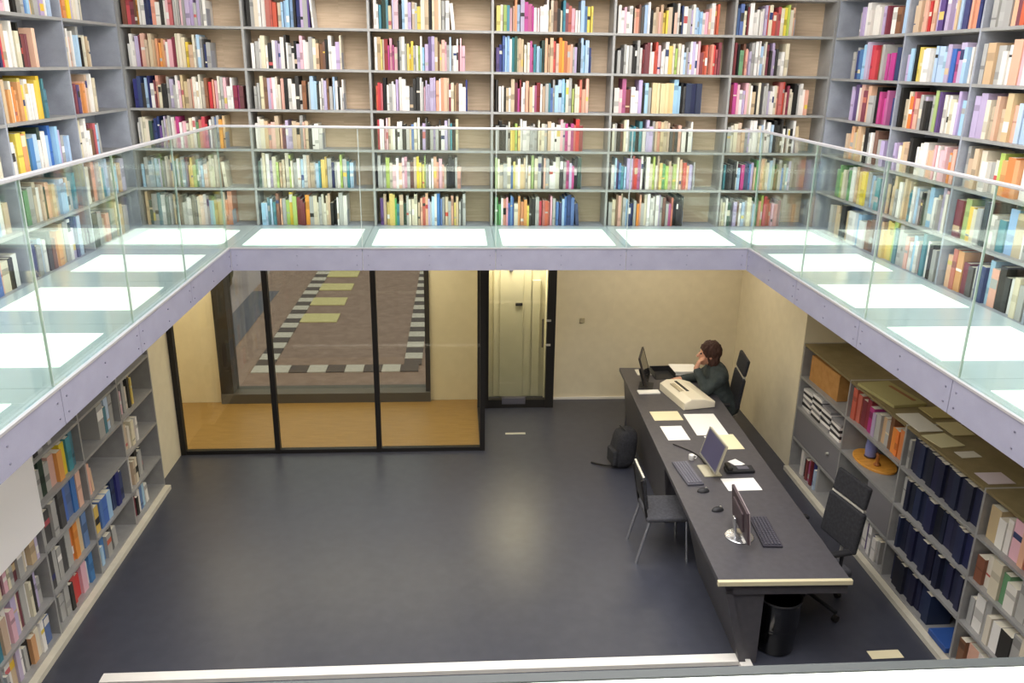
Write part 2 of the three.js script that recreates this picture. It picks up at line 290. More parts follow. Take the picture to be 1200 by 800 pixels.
class GB {
  constructor() { this.p = []; this.n = []; this.u = []; this.c = []; }
  box(x0, x1, y0, y1, z0, z1, col, skip = '') {
    const f = (id, n, q) => { if (skip.includes(id)) return; for (const i of [0, 1, 2, 0, 2, 3]) { this.p.push(...q[i]); this.n.push(...n); this.u.push(q[i][0] + q[i][2], q[i][1]); this.c.push(col.r, col.g, col.b); } };
    f('f', [0, 0, 1], [[x0, y0, z1], [x1, y0, z1], [x1, y1, z1], [x0, y1, z1]]); f('b', [0, 0, -1], [[x1, y0, z0], [x0, y0, z0], [x0, y1, z0], [x1, y1, z0]]);
    f('r', [1, 0, 0], [[x1, y0, z1], [x1, y0, z0], [x1, y1, z0], [x1, y1, z1]]); f('l', [-1, 0, 0], [[x0, y0, z0], [x0, y0, z1], [x0, y1, z1], [x0, y1, z0]]);
    f('t', [0, 1, 0], [[x0, y1, z1], [x1, y1, z1], [x1, y1, z0], [x0, y1, z0]]); f('d', [0, -1, 0], [[x0, y0, z0], [x1, y0, z0], [x1, y0, z1], [x0, y0, z1]]);
  }
  geo() {
    const g = new THREE.BufferGeometry(); for (const [k, a, s] of [['position', this.p, 3], ['normal', this.n, 3], ['uv', this.u, 2], ['color', this.c, 3]]) g.setAttribute(k, new THREE.BufferAttribute(new Float32Array(a), s)); return g;
  }
}
const PAGE = new THREE.Color('#e6dfcc');
function jitter(hex, a = 0.05) { const c = new THREE.Color(hex), h = {}; c.getHSL(h); return c.setHSL(h.h + rr(-0.015, 0.015), Math.min(1, h.s * rr(0.65, 1.05)), Math.min(0.97, h.l * rr(0.9, 1.06) + rr(-a, a) * 0.4)); }
// a bound book standing with its spine towards +z, its lower front-left corner at the origin
function bookGeo(t, h, d, col, band, bandAt, bandH, kind) {
  const g = new GB(), ct = Math.min(0.0032, t * 0.22), ov = kind === 'paper' ? 0.0005 : 0.004;
  g.box(0, t, 0, h, -0.0035, 0, col, 'b');                                   // spine
  g.box(0, ct, 0, h, -d, -0.0035, col, 'f'); g.box(t - ct, t, 0, h, -d, -0.0035, col, 'f'); // covers
  g.box(ct, t - ct, ov, h - ov, -d + ov, -0.0035, PAGE, 'flr');               // page block
  if (band) g.box(t * 0.02, t * 0.98, h * bandAt, h * bandAt + bandH, 0, 0.0006, band, 'b');
  return g.geo();
}
const ORD = ['bottom', 'second', 'third', 'fourth', 'fifth', 'sixth'], BAY = ['first', 'second', 'third', 'fourth', 'fifth', 'sixth'];
const allBooks = [];
function row(key, bay, shelf, str, f0 = 0.02, f1 = 0.97, opt = {}) {
  const c = CASES[key], x0 = c.ups[bay] + 0.014, x1 = c.ups[bay + 1] - 0.014, W = x1 - x0, cell = c.ys[shelf + 1] - TH - c.ys[shelf], list = [...str.replace(/ /g, '')];
  const ws = list.map((ch) => (ch === 'C' || ch === 'N' ? 1.15 : 1) * rr(0.6, 1.45)), tot = ws.reduce((a, b) => a + b, 0), span = W * (f1 - f0) - 0.02;
  let x = x0 + W * f0; const hBase = (opt.h ?? rr(0.72, 0.8)) * cell; let prevH = 0;
  list.forEach((ch, i) => {
    const t = Math.max(0.006, span * ws[i] / tot), [hex, word] = PAL[ch];
    const tall = ch === 'C' || ch === 'N'; let h = tall ? 0.82 * cell * rr(0.99, 1.01) : Math.min(cell - 0.018, hBase * rr(0.8, 1.22)); const dRaw = rr(0.19, 0.24);
    const lean = i === list.length - 1 && f1 < 0.85 && rnd() < 0.45 && prevH > h * 0.96 ? rr(0.05, 0.1) : 0;
    const set = (opt.set ?? 0.018) + rr(0, 0.04); const d = Math.min(c.depth - 0.016 - set, dRaw); if (lean) x += h * Math.sin(lean);
    const kind = rnd() < 0.55 ? 'paper' : 'hard', col = jitter(hex); let band = null;
    if (!tall && rnd() < 0.6) band = rnd() < 0.3 ? jitter(PAL['wkcgrnwey'[Math.floor(rnd() * 9)]][0]) : col.clone().multiplyScalar(rr(0.5, 0.8));
    allBooks.push({ key, bay, shelf, x, y: c.ys[shelf] + 0.0004, z: -set, t: t - (rnd() < 0.3 ? Math.min(0.007, t * 0.22) : 0.0006), h, d, lean, col, band, bandAt: rr(0.12, 0.7), bandH: rr(0.04, 0.28) * h, kind, word, left: i ? PAL[list[i - 1]][1] : null, right: i + 1 < list.length ? PAL[list[i + 1]][1] : null, tall });
    x += t; prevH = h;
  });
}
const rows = (key, bay, list) => list.forEach((e, k) => { if (e) row(key, bay, list.length === 6 ? 5 - k : list.length - 1 - k, ...(Array.isArray(e) ? e : [e])); });
// each list runs from the top shelf down; letters are spine colours read along the shelf
rows('end', 0, [['BrmBowwnnnswkwprgwgpgvvgvgw', 0.02, 0.74], ['wwwvmseeeoooswpmcccyecglgdng', 0.03, 0.74], ['nnklnwmsckgvgwpeeescwccBrspcgpwwmPm', 0.04, 0.99], ['wgcccDnnnugvcgwpPwpccwGrrrkwgbgoe', 0.03, 0.8], ['lgggllvkceetltgmyyxGglsecccec', 0.02, 0.76], ['eDggtgDgedkgwkdcwwgleeeoo', 0.02, 0.8]]);
rows('end', 1, [['kgcwwrrrcllllknvguw', 0.02, 0.57], ['wgwcwkwvvwkwgwkvpwwgceBBkwwvc', 0.04, 0.8], ['ggcBvpwccskwwkwBkgllkwwvBglwkww', 0.03, 0.8], ['wwcessesmvveegsekwww', 0.02, 0.6], ['Dgcwvcxeecxcgwlweegltyygngwxgtl', 0.02, 0.85], ['lltltBsgxyxmmmogccgcceekkwgw', 0.02, 0.78]]);
rows('end', 2, [['wwtDtevpklwvegycekcecgww', 0.03, 0.7], ['weycmPpPpkgwgyyygcxwlvuveBespglgwwmpp', 0.03, 0.8], ['rrrkwgwwvwwwdkkwgpvvvvswssemceBwwn', 0.03, 0.82], ['rwwppecwkwwkwebcwkvdkgvgkwvgtkc', 0.03, 0.74], ['gggxcpwsppgBeyyyxgwwsspsckkkgs', 0.02, 0.76], ['ueyyyGteDgcccesrsvwlwbbgegsyewdg', 0.03, 0.8]]);
rows('end', 3, [['ycxtpsolvPPPwpwwwecBkctmrpwwlbyy', 0.02, 0.85], ['unbllwtDceeccPPtltDseersoooosgvklllln', 0.02, 0.85], ['kwwkewemPmwwsecPmwegtbgllltcgxccrss', 0.02, 0.84], ['gkkgcyyxywwwgggcecgewwwpgPpPrrm', 0.02, 0.8], ['xccgcbycweewcxcgdsgwwckgPvPkD', 0.02, 0.8], ['GGwspbbbcoooykkgrrrrpgbnlbnbn', 0.02, 0.78]]);
rows('end', 4, [['wwpwwkssBdlwkeeseyyekswknwgvwlllwpswrr', 0.02, 0.9], ['gdgwgkkgwmmmwwrrpwwwycxcwlgvwvwpmrrsrsrrm', 0.03, 0.95], ['wpPmwwvklgCCCCCllkdNNN', 0.02, 0.8], ['cgkBcwgttktwvvgeseeedBdswkww', 0.02, 0.75], ['wlubtlvvrrPwkwcxceyGxeexcsorsvvg', 0.03, 0.8], ['gcBseglnngosgcwwwwvgBgPrkkkk', 0.02, 0.72]]);
rows('end', 5, [['bbckmwwwwwvrcrrrcyxcs', 0.02, 0.63], ['mkGBspvgwwlgcmkvvkgwc', 0.02, 0.6], ['mPpwvpcwekcdggvwwcsrrsmcckkgwws', 0.02, 0.85], ['gcceegvwwwclwwwlkkkwkwkwe', 0.02, 0.8], ['tkkdkwlPnnbveGeseclgBdgbglv', 0.02, 0.76], ['ccwDdvBwlgcglcGsxrrrprm', 0.02, 0.7]]);
rows('far', 5, [['sooyvccwgc', 0.02, 0.48], ['cecwswlkgcec', 0.02, 0.5], ['wvmusossewwc', 0.02, 0.5], ['sccwwwBmmrlg', 0.02, 0.5], ['wcBsgcltlgllgevk', 0.02, 0.9], ['ekgesggceg', 0.02, 0.8]]);
rows('far', 4, [['wpwwkpwkkggblsygvcwl', 0.02, 0.97], ['wlnrewwckkmms', 0.02, 0.62], ['weoopcoooyywwwyytt', 0.02, 0.7], ['ewgyoyblwDwlblbvgl', 0.02, 0.9], ['vkGgeweDseglllegt', 0.02, 0.9], ['lwnglwkBsoegwvnbld', 0.02, 0.95]]);
rows('far', 3, ['wgkpwckegwsvwke', 'wervwgkscewwlb', 'gwcvseewgklwyc', 'lwckgewsvgwbnc', 'gwltgecGvwkslwe', 'cgwklvegwtbsckw']);
rows('desk', 0, [['gvwwwwwgvmwwBl', 0.3, 0.97], ['ggnblvrrBgPvPnk', 0.25, 0.97], ['vvuwsmsgkPPPnn', 0.28, 0.97], ['eseyeckgwBgv', 0.32, 0.9], ['GGxcgGweyyyglgt', 0.25, 0.97], ['geekewwlwBB', 0.25, 0.95]]);
rows('desk', 1, [['eessrsvukvvelwnson', 0.02, 0.95], 'vlkyywwglllvbPvlww', ['kecorsgvkkgxkuwwcwvl', 0.02, 0.95], 'vvcweekkwwwsrspwppeos', 'ekeegwgeettwlgkglwcgvpw', ['eyyyxtgggswlwmtwkg', 0.02, 0.95]]);
rows('desk', 2, ['gggsmrcgcGkrpgwl', 'gegwwspwBekBmcw', 'vvceseesllgwwppc', 'geecwgcxooowwbnk', 'mxycgkwgtlewgs', 'sromdgnlskdwcg']);
rows('desk', 3, ['gcwskvwelrgw', 'wvcgesnwklcg', 'cwgrvwlkecgs', 'lwgcevskwgrc', 'cgwtelvkgwsc', 'gwckelvwsrcg']);
rows('lowFar', 4, [null, ['kmpgckyy', 0.02, 0.55], ['wgeccgw', 0.02, 0.5], ['weeckggd', 0.02, 0.6], ['pmkwblw', 0.02, 0.6]]);
rows('lowFar', 3, [null, ['gtlg', 0.5, 0.97, { h: 0.8 }], ['wse', 0.02, 0.2, { h: 0.7 }], ['sybblnnnn', 0.02, 0.95, { h: 0.82 }], ['wlbgdg', 0.02, 0.6]]);
rows('lowFar', 2, [['gkgdg', 0.02, 0.5], ['dgDgsoytt', 0.02, 0.97, { h: 0.82 }], ['gdggdbbbs', 0.04, 0.97, { h: 0.82 }], ['dggdgooeb', 0.04, 0.97, { h: 0.82 }], ['dggkrrpwb', 0.04, 0.95, { h: 0.82 }]]);
rows('lowFar', 1, ['gcwkmegv', 'cgwmpgkxevgw', 'kGxcmpcgmgcwev', 'tcewpvcmgwckvg', 'lgwevwgkocwgb']);
rows('lowFar', 0, ['gcwkmegvw', 'wgcmegkxw', 'gcwkmegvc', 'wgkcmegve', 'cgwkmegvw']);
rows('lowDesk', 0, [null, null, null, ['wkmPpmnlg', 0.2, 0.62]]);
rows('lowDesk', 1, [['rrmmPvgegBooo', 0.02, 0.97, { h: 0.8 }], null, null, ['cyygwuwnwg', 0.3, 0.9]]);
rows('lowDesk', 2, ['gNNNNNNNNNNNNN', 'gNNNNNNNNNNNNN', 'gNNNNNNNNNNNNNN', ['NNNNNNNN', 0.05, 0.68]].map((s) => (Array.isArray(s) ? s : [s, 0.02, 0.97])));
rows('lowDesk', 3, [['ewwpsrcyyoc', 0.02, 0.97, { h: 0.78 }], ['BccGwgwxcek', 0.02, 0.97, { h: 0.78 }], ['gwgcwkgcGxr', 0.02, 0.97, { h: 0.78 }], ['Bswgcewyr', 0.02, 0.97]]);
rows('lowDesk', 4, ['ewgcmskwc', 'cgwlekswg', 'gcwemkwsc', 'cgwekswgl']);
// the 300 books that show largest are things, the rest one mass
const caseM = {}; for (const k in CASES) caseM[k] = new THREE.Matrix4().makeRotationY(CASES[k].turn).setPosition(...CASES[k].pos);
camera.aspect = 1.5; camera.updateMatrixWorld(); camera.updateProjectionMatrix();
for (const b of allBooks) {
  const c = V(b.x + b.t / 2, b.y + b.h * 0.6, b.z).applyMatrix4(caseM[b.key]), n = V(0, 0, 1).transformDirection(caseM[b.key]), d = camera.position.clone().sub(c), len = d.length();
  const q = c.clone().project(camera); b.area = b.t * b.h * Math.max(0, d.dot(n) / len) / (len * len);
  if (Math.abs(q.x) > 0.985 || Math.abs(q.y) > 0.97) b.area = 0;
  if (c.y < FB) for (const y of [FB, WT]) { const s = (y - c.y) / (camera.position.y - c.y), X = c.x + d.x * s, Z = c.z + d.z * s; if (X < XL || X > XR || Z < ZB || Z > ZN) b.area = 0; }
}
const cellMean = {}; for (const b of allBooks) (cellMean[b.key + b.bay + b.shelf] ??= []).push(b.t);
const shown = new Set([...allBooks].sort((a, b) => b.area - a.area).slice(0, 300));
const rest = []; const M4 = new THREE.Matrix4();
for (const b of allBooks) {
  const g = bookGeo(b.t, b.h, b.d, b.col, b.band, b.bandAt, b.bandH, b.kind), c = CASES[b.key];
  const local = new THREE.Matrix4().makeRotationZ(b.lean).setPosition(b.x, b.y, b.z); M4.multiplyMatrices(caseM[b.key], local);
  if (!shown.has(b)) { g.applyMatrix4(M4); rest.push(g); continue; }
  const m = new THREE.Mesh(g, MAT.book); m.name = numbered('book'); m.castShadow = m.receiveShadow = true; m.applyMatrix4(M4); scene.add(m);
  const mean = cellMean[b.key + b.bay + b.shelf].reduce((s, v) => s + v, 0) / cellMean[b.key + b.bay + b.shelf].length;
  const size = b.lean ? 'leaning' : b.tall ? 'tall' : b.t > mean * 1.25 ? 'thick' : b.t < mean * 0.78 ? 'slim' : b.h > 0.3 ? 'tall' : 'medium';
  const bayN = b.key === 'end' ? 5 - b.bay : b.key === 'far' || b.key === 'lowFar' ? c.ups.length - 2 - b.bay : b.bay;
  const nb = b.left && b.right ? (b.left === b.right ? `between two ${b.left} ones` : `between ${b.left} and ${b.right}`) : b.left || b.right ? `at row end by ${b.left || b.right}` : 'alone';
  tag(m, `${size} ${b.word} book ${nb}, ${ORD[b.shelf]} shelf, ${BAY[bayN]} bay, ${c.words}`, 'book', `books on the ${ORD[b.shelf]} shelf, ${BAY[bayN]} bay, ${c.words}`);
}
{ const m = new THREE.Mesh(mergeGeometries(rest), MAT.book); m.name = 'shelved_books'; m.castShadow = m.receiveShadow = true; scene.add(m); tag(m, 'rows of many-coloured books filling the shelves', 'books'); m.userData.kind = 'stuff'; }

// steel book ends in front of the empty stretches
{
  const proto = (key, x, y, sh, by) => {
    const c = CASES[key], t = new THREE.Group(); t.name = numbered('book_end'); t.applyMatrix4(caseM[key].clone().multiply(new THREE.Matrix4().makeTranslation(x, y, -0.03))); scene.add(t);
    obj('plate', ext(0, 0.002, 0, 0.15, -0.13, 0), MAT.steelBlue, t); obj('foot', ext(0.002, 0.1, 0, 0.0015, -0.13, 0), MAT.steelBlue, t); return tag(t, `grey metal book end, ${ORD[sh]} shelf, ${BAY[5 - by]} bay, ${c.words}`, 'book end', `book ends, ${c.words}`);
  };
  const ends = new Map(); for (const b of allBooks) if (b.key === 'end') ends.set(b.bay + '_' + b.shelf, b);
  for (const [k, b] of ends) if (!b.lean && (b.x + b.t) < CASES.end.ups[b.bay + 1] - 0.2) proto('end', b.x + b.t + 0.001, CASES.end.ys[b.shelf] + 0.0005, b.shelf, b.bay);
}

// ------------------------------------------------------------------ desk
const DR = -0.024, DX = 1.835, DZ = -4.92, DL = 4.36, DW = 0.95, DH = 0.75;
const deskM = new THREE.Matrix4().makeRotationY(DR).setPosition(DX, 0, DZ);
const desk = thing('reception_desk', 'long charcoal reception desk with metal edge at its open end', 'desk', [DX, 0, DZ], DR);
obj('desktop', ext(0, DW, DH - 0.04, DH, -DL, -0.02, 0.003), MAT.desk, desk);
obj('edge_strip', ext(-0.01, DW + 0.01, DH - 0.032, DH + 0.004, -0.02, 0.012, 0.002), std({ color: '#efe4bf', roughness: 0.3, metalness: 0.35 }), desk);
obj('apron', ext(0.07, DW, DH - 0.13, DH - 0.04, -0.06, -0.03), MAT.desk, desk);
function slopedPanel(z0, z1, xt, xb, th = 0.05) {
  const s = new THREE.Shape(); s.moveTo(xt, DH - 0.04); s.lineTo(xt + th, DH - 0.04); s.lineTo(xb + th, 0); s.lineTo(xb, 0);
  const g = flat(new THREE.ExtrudeGeometry(s, { depth: z1 - z0, bevelEnabled: false })); g.translate(0, 0, z0); return g;
}
obj('front_panel', slopedPanel(-1.25, -0.03, 0.05, 0.23), MAT.desk, desk);
obj('front_panel', slopedPanel(-DL + 0.02, -2.05, 0.05, 0.12), MAT.desk, desk);
obj('recess_panel', ext(0.5, 0.53, 0, DH - 0.04, -2.05, -1.25), MAT.desk, desk);
obj('recess_cheek', [slopedPanel(-1.27, -1.25, 0.05, 0.23, 0.45), ext(0.1, 0.53, 0, DH - 0.04, -2.07, -2.05)], MAT.desk, desk);
obj('end_panel', ext(0.1, 0.9, 0, DH - 0.04, -DL + 0.02, -DL + 0.06), MAT.desk, desk);
{ const sh = new THREE.Shape(); sh.moveTo(0.1, DH - 0.04); sh.lineTo(0.36, DH - 0.04); sh.lineTo(0.36, 0); sh.lineTo(0.28, 0); const g = flat(new THREE.ExtrudeGeometry(sh, { depth: 0.04, bevelEnabled: false })); obj('end_panel', g.translate(0, 0, -0.1), MAT.desk, desk); }
obj('leg', ext(0.86, 0.91, 0, DH - 0.04, -2.2, -2.15), MAT.desk, desk);
const onDesk = (x, z, y = DH) => [x, y + 0.0005, z];

// papers and printed matter on the desk
function sheet(name, label, cat, x0, x1, z0, z1, y, th, mat, turn = 0, group) {
  const t = obj(name, bx(Math.abs(x1 - x0), th, Math.abs(z1 - z0), 0, th / 2, 0, 0), mat); t.position.set((x0 + x1) / 2, y + 0.0006, (z0 + z1) / 2); t.rotation.y = turn; return tag(t, label, cat, group);
}
sheet('paper_sheet', 'cream paper sheet beside the white keyed machine on desk', 'paper', 2.01, 2.31, -7.94, -7.71, DH, 0.003, MAT.paperCream, 0.02);
sheet('paper_sheet', 'white paper sheet lying beside the cream sheet on desk', 'paper', 2.035, 2.255, -7.57, -7.24, DH, 0.002, MAT.paper, 0.02);
sheet('paper_sheet', 'white sheets spread next to the cream and white single sheets', 'paper', 2.35, 2.67, -7.86, -7.34, DH, 0.004, MAT.paper, 0.0);
sheet('paper_sheet', 'cream-tinted sheet behind the tilted screen, under spread white sheets', 'paper', 2.52, 2.72, -7.35, -7.02, DH, 0.003, MAT.paperCream, 0.03);
sheet('paper_sheet', 'small white slip peeking from behind the tilted screen', 'paper', 2.42, 2.5, -7.32, -7.14, DH, 0.002, MAT.paper, 0.1);
sheet('paper_sheet', 'small white note between tilted screen and black desk phone', 'paper', 2.5, 2.6, -6.8, -6.68, DH, 0.002, MAT.paper, 0.5);
sheet('paper_sheet', 'white sheet lying between desk phone and round-based screen', 'paper', 2.31, 2.61, -6.44, -6.22, DH, 0.002, MAT.paper, 0.02);
sheet('paper_sheet', 'white sheet under the far monitor of the seated person', 'paper', 2.11, 2.45, -9.21, -9.02, DH, 0.002, MAT.paperGrey, 0.0);
for (let i = 0; i < 4; i++) sheet('magazine', 'pale magazine in the pile at the desk end before the person', 'magazine', 2.52 + rr(-0.01, 0.01), 2.83, -9.25, -8.99, DH + i * 0.013, 0.012, [MAT.paperGrey, MAT.paper][i % 2], rr(-0.06, 0.06), 'magazines piled at the desk end');
sheet('paper_sheet', 'cream paper lying on floor by the low bookcase', 'paper', 3.09, 3.34, -5.06, -4.97, 0, 0.002, MAT.paperCream, 0.02);
sheet('notepad', 'white notepad beside the edge-on monitor by the person', 'notepad', 2.0, 2.24, -8.53, -8.43, DH, 0.012, MAT.paper, 0.05);
{ // cream office machine (typewriter-like) in front of the person
  const t = thing('office_machine', 'cream sloping office machine with dark slot beside the person', 'machine', [2.5, DH + 0.0005, -8.3], 0.2);
  const s = new THREE.Shape(); s.moveTo(-0.17, 0); s.lineTo(0.17, 0); s.lineTo(0.17, 0.045); s.lineTo(0.05, 0.085); s.lineTo(-0.1, 0.095); s.lineTo(-0.17, 0.06);
  const g = flat(new THREE.ExtrudeGeometry(s, { depth: 0.6, bevelEnabled: true, bevelSize: 0.012, bevelThickness: 0.012, bevelSegments: 2 })); g.translate(0, 0.012, -0.3);
  obj('casing', g, std({ color: '#ece3cd', roughness: 0.6 }), t);
  obj('slot', turned(bx(0.03, 0.012, 0.3, 0, 0, 0), 0, 0, -0.06, -0.03, 0.114, -0.08), MAT.black, t);
  for (let i = 0; i < 3; i++) obj('key_row', turned(bx(0.012, 0.008, 0.24, 0, 0, 0, 0.002), 0, 0, -0.06, -0.12 + i * 0.02, 0.1195 - i * 0.0012, -0.05), std({ color: '#b9ab8d', roughness: 0.6 }), t);
}

// screens
function monitor(name, label, x, z, turn, w, h, tilt, lift, mats, baseKind) {
  const t = thing(name, label, 'monitor', onDesk(x, z), turn);
  // local: screen faces +z
  if (baseKind === 'disc') obj('base', [lathe([[0.001, 0], [0.11, 0], [0.112, 0.006], [0.1, 0.012], [0.055, 0.014], [0.05, 0.02], [0.001, 0.022]], 32)], MAT.chrome, t);
  else obj('base', [bx(0.22, 0.014, 0.16, 0, 0.007, -0.01, 0.006)], mats.base ?? MAT.plastic, t);
  obj('stand', [turned(bx(0.05, lift + h * 0.42, 0.02, 0, (lift + h * 0.42) / 2, 0, 0.006), -tilt, 0, 0, 0, 0.01, -0.035)], mats.stand ?? MAT.plastic, t);
  const head = new THREE.Group(); head.name = 'display'; head.position.set(0, lift + 0.014, 0.005); head.rotation.x = -tilt; t.add(head);
  const fr = 0.014;
  obj('back_shell', [bx(w, h, 0.02, 0, h / 2, 0, 0.006), bx(w * 0.6, h * 0.6, 0.02, 0, h / 2, -0.014, 0.009)], mats.back ?? MAT.plastic, head);
  obj('bezel', [ext(-w / 2, w / 2, 0, fr, 0.01, 0.014), ext(-w / 2, w / 2, h - fr, h, 0.01, 0.014), ext(-w / 2, -w / 2 + fr, fr, h - fr, 0.01, 0.014), ext(w / 2 - fr, w / 2, fr, h - fr, 0.01, 0.014)], mats.bezel ?? MAT.plastic, head);
  obj('screen', ext(-w / 2 + fr, w / 2 - fr, fr, h - fr, 0.01, 0.0115), mats.screen ?? MAT.blackGloss, head);
  return t;
}
monitor('monitor', 'dark monitor edge-on in front of the seated person', 2.14, -8.66, 1.27, 0.42, 0.34, 0.3, 0.06, { back: std({ color: '#3c342e', roughness: 0.55 }) });
monitor('monitor', 'tilted screen with pale frame facing the visitor chair', 2.24, -6.58, -1.52, 0.42, 0.28, 0.27, 0.06, { bezel: std({ color: '#8d897e', roughness: 0.5 }), screen: phys({ color: '#4c4a66', roughness: 0.3 }), back: std({ color: '#b9b29a', roughness: 0.5 }), base: std({ color: '#b9b29a', roughness: 0.5 }) });
monitor('monitor', 'flat screen on round chrome base near the desk end', 2.17, -5.5, 1.5, 0.46, 0.27, 0.12, 0.05, { back: std({ color: '#4a3d42', roughness: 0.5 }), bezel: std({ color: '#b7a9ad', roughness: 0.45 }), stand: MAT.chrome }, 'disc');
function keyboard(label, x, z, turn, mat, keyMat) {
  const t = thing('keyboard', label, 'keyboard', onDesk(x, z), turn);
  obj('case', bx(0.44, 0.018, 0.15, 0, 0.009, 0, 0.005), mat, t);
  for (let r = 0; r < 5; r++) { const ks = []; for (let k = 0; k < 15; k++) ks.push(bx(0.0235, 0.007, 0.02, -0.19 + k * 0.027, 0.0215, -0.05 + r * 0.0255, 0)); obj('key_row', ks, keyMat, t); }
  return t;
}
keyboard('grey keyboard before the tilted screen at the visitor side', 2.04, -6.54, -1.5, std({ color: '#56555f', roughness: 0.5 }), std({ color: '#6a6974', roughness: 0.5 }));
keyboard('dark keyboard behind the round-based screen', 2.39, -5.55, 1.5, std({ color: '#33313c', roughness: 0.5 }), std({ color: '#46444f', roughness: 0.5 }));
function mouse(label, x, z, turn) {
  const t = thing('computer_mouse', label, 'mouse', onDesk(x, z), turn);
  const s = flat(new THREE.SphereGeometry(0.055, 20, 12, 0, Math.PI * 2, 0, Math.PI / 2)); s.scale(0.6, 0.6, 1); obj('shell', s, MAT.plastic, t);
  obj('wheel', turned(cyl(0.008, 0.008, 0.006, 0, 0, 0, 12), 0, 0, Math.PI / 2, 0, 0.03, -0.025), MAT.alu, t);
}
mouse('dark mouse beside the grey visitor keyboard', 2.09, -6.22, -1.45);
mouse('dark mouse lying between visitor keyboard and round-based screen', 2.12, -5.9, -1.3);
tag(obj('cable', tube([V(2.06, DH + 0.0075, -7.14), V(2.12, DH + 0.0075, -7.07), V(2.19, DH + 0.0075, -6.98), V(2.24, DH + 0.0075, -6.86), V(2.25, DH + 0.0075, -6.72)], 0.006), MAT.black), 'black cable curling over the desk to the tilted screen', 'cable');
{ const t = thing('desk_phone', 'black desk phone between tilted screen and white sheet', 'phone', onDesk(2.5, -6.57), 0.03);
  obj('body', [turned(bx(0.26, 0.03, 0.1, 0, 0, 0, 0.008), 0.1, 0, 0, 0.02, 0.021, 0)], MAT.plastic, t);
  obj('handset', [bx(0.05, 0.03, 0.12, -0.08, 0.055, 0, 0.012)], MAT.black, t);
  obj('keypad', [ext(0.0, 0.1, 0.036, 0.04, -0.03, 0.03)], MAT.plasticGrey, t);
}
{ const t = thing('mug', 'small white cup by the visitor keyboard', 'cup', onDesk(2.15, -6.82)); obj('bowl', lathe([[0.001, 0], [0.024, 0], [0.028, 0.05], [0.025, 0.05], [0.021, 0.005], [0.001, 0.005]], 20), MAT.paper, t); obj('handle', flat(new THREE.TorusGeometry(0.014, 0.004, 8, 16)).translate(0.034, 0.026, 0), MAT.paper, t); }
{ const t = thing('desk_tray', 'dark document tray by the person\'s monitor', 'tray', onDesk(2.4, -8.98), 0.05);
  obj('floor_plate', ext(-0.12, 0.12, 0, 0.005, -0.16, 0.1), MAT.plastic, t); obj('side', [ext(-0.12, -0.115, 0, 0.07, -0.16, 0.1), ext(0.115, 0.12, 0, 0.07, -0.16, 0.1), ext(-0.12, 0.12, 0, 0.07, -0.165, -0.16)], MAT.plastic, t); }

// ------------------------------------------------------------------ chairs
function officeChair(label, x, z, turn, seatY, group) { // local: sitter faces -z
  const t = thing('office_chair', label, 'office chair', [x, 0, z], turn, group);
  obj('seat', [bx(0.48, 0.07, 0.46, 0, seatY - 0.035, 0, 0.03)], MAT.fabricGrey, t);
  obj('backrest', [turned(bx(0.44, 0.36, 0.045, 0, 0, 0, 0.02), 0.12, 0, 0, 0, seatY + 0.3, 0.25)], MAT.fabricBlack, t);
  obj('upper_backrest', [turned(bx(0.4, 0.19, 0.04, 0, 0, 0, 0.018), 0.16, 0, 0, 0, seatY + 0.6, 0.29)], MAT.fabricBlack, t);
  obj('back_bar', [rod(V(0, seatY - 0.06, 0.16), V(0, seatY - 0.02, 0.27), 0.016), rod(V(0, seatY - 0.02, 0.27), V(0, seatY + 0.64, 0.345), 0.014), turned(bx(0.4, 0.018, 0.03, 0, 0, 0, 0.004), 0.14, 0, 0, 0, seatY + 0.493, 0.275)], MAT.alu, t);
  for (const s of [-1, 1]) obj('armrest', [rod(V(s * 0.25, seatY - 0.05, 0.08), V(s * 0.28, seatY + 0.2, 0.06), 0.014), bx(0.06, 0.03, 0.26, s * 0.28, seatY + 0.21, 0, 0.012)], MAT.plastic, t);
  obj('gas_lift', [cyl(0.025, 0.03, seatY - 0.15, 0, (seatY - 0.07 + 0.09) / 2, 0)], MAT.chrome, t);
  for (let k = 0; k < 5; k++) { const a = k * Math.PI * 2 / 5 + 0.35, e = V(Math.cos(a) * 0.3, 0.085, Math.sin(a) * 0.3); const leg = obj('base_arm', [rod(V(0, 0.11, 0), e, 0.018, 8)], MAT.plastic, t); obj('caster', turned(cyl(0.03, 0.03, 0.035, 0, 0, 0, 14), 0, -a, Math.PI / 2, e.x, 0.031, e.z), MAT.black, leg); }
  return t;
}
officeChair('high-backed black office chair the person sits on', 2.89, -8.56, Math.PI / 2 - 0.12, 0.47);
officeChair('empty black office chair at the desk before low bookcase', 2.86, -5.68, Math.PI / 2 + 0.2, 0.42);
{
  const t = thing('visitor_chair', 'black chair with chrome legs on the visitor side of desk', 'chair', [1.84, 0, -6.5], -Math.PI / 2); // faces -z locally -> +x
  obj('seat', [bx(0.42, 0.045, 0.4, 0, 0.43, 0, 0.016)], MAT.fabricGrey, t);
  obj('backrest', [turned(bx(0.4, 0.3, 0.03, 0, 0, 0, 0.013), 0.15, 0, 0, 0, 0.68, 0.225)], MAT.fabricBlack, t);
  obj('back_trim', [turned(bx(0.36, 0.012, 0.02, 0, 0, 0, 0.004), 0.15, 0, 0, 0, 0.836, 0.248)], MAT.alu, t);
  for (const s of [-1, 1]) {
    obj('leg', [rod(V(s * 0.19, 0.41, 0.17), V(s * 0.2, 0.0, 0.27), 0.014)], MAT.chrome, t);
    obj('leg', [rod(V(s * 0.19, 0.41, -0.16), V(s * 0.2, 0.0, -0.19), 0.012)], MAT.chrome, t);
    obj('back_post', [rod(V(s * 0.17, 0.41, 0.19), V(s * 0.17, 0.8, 0.262), 0.011)], MAT.black, t);
  }
}
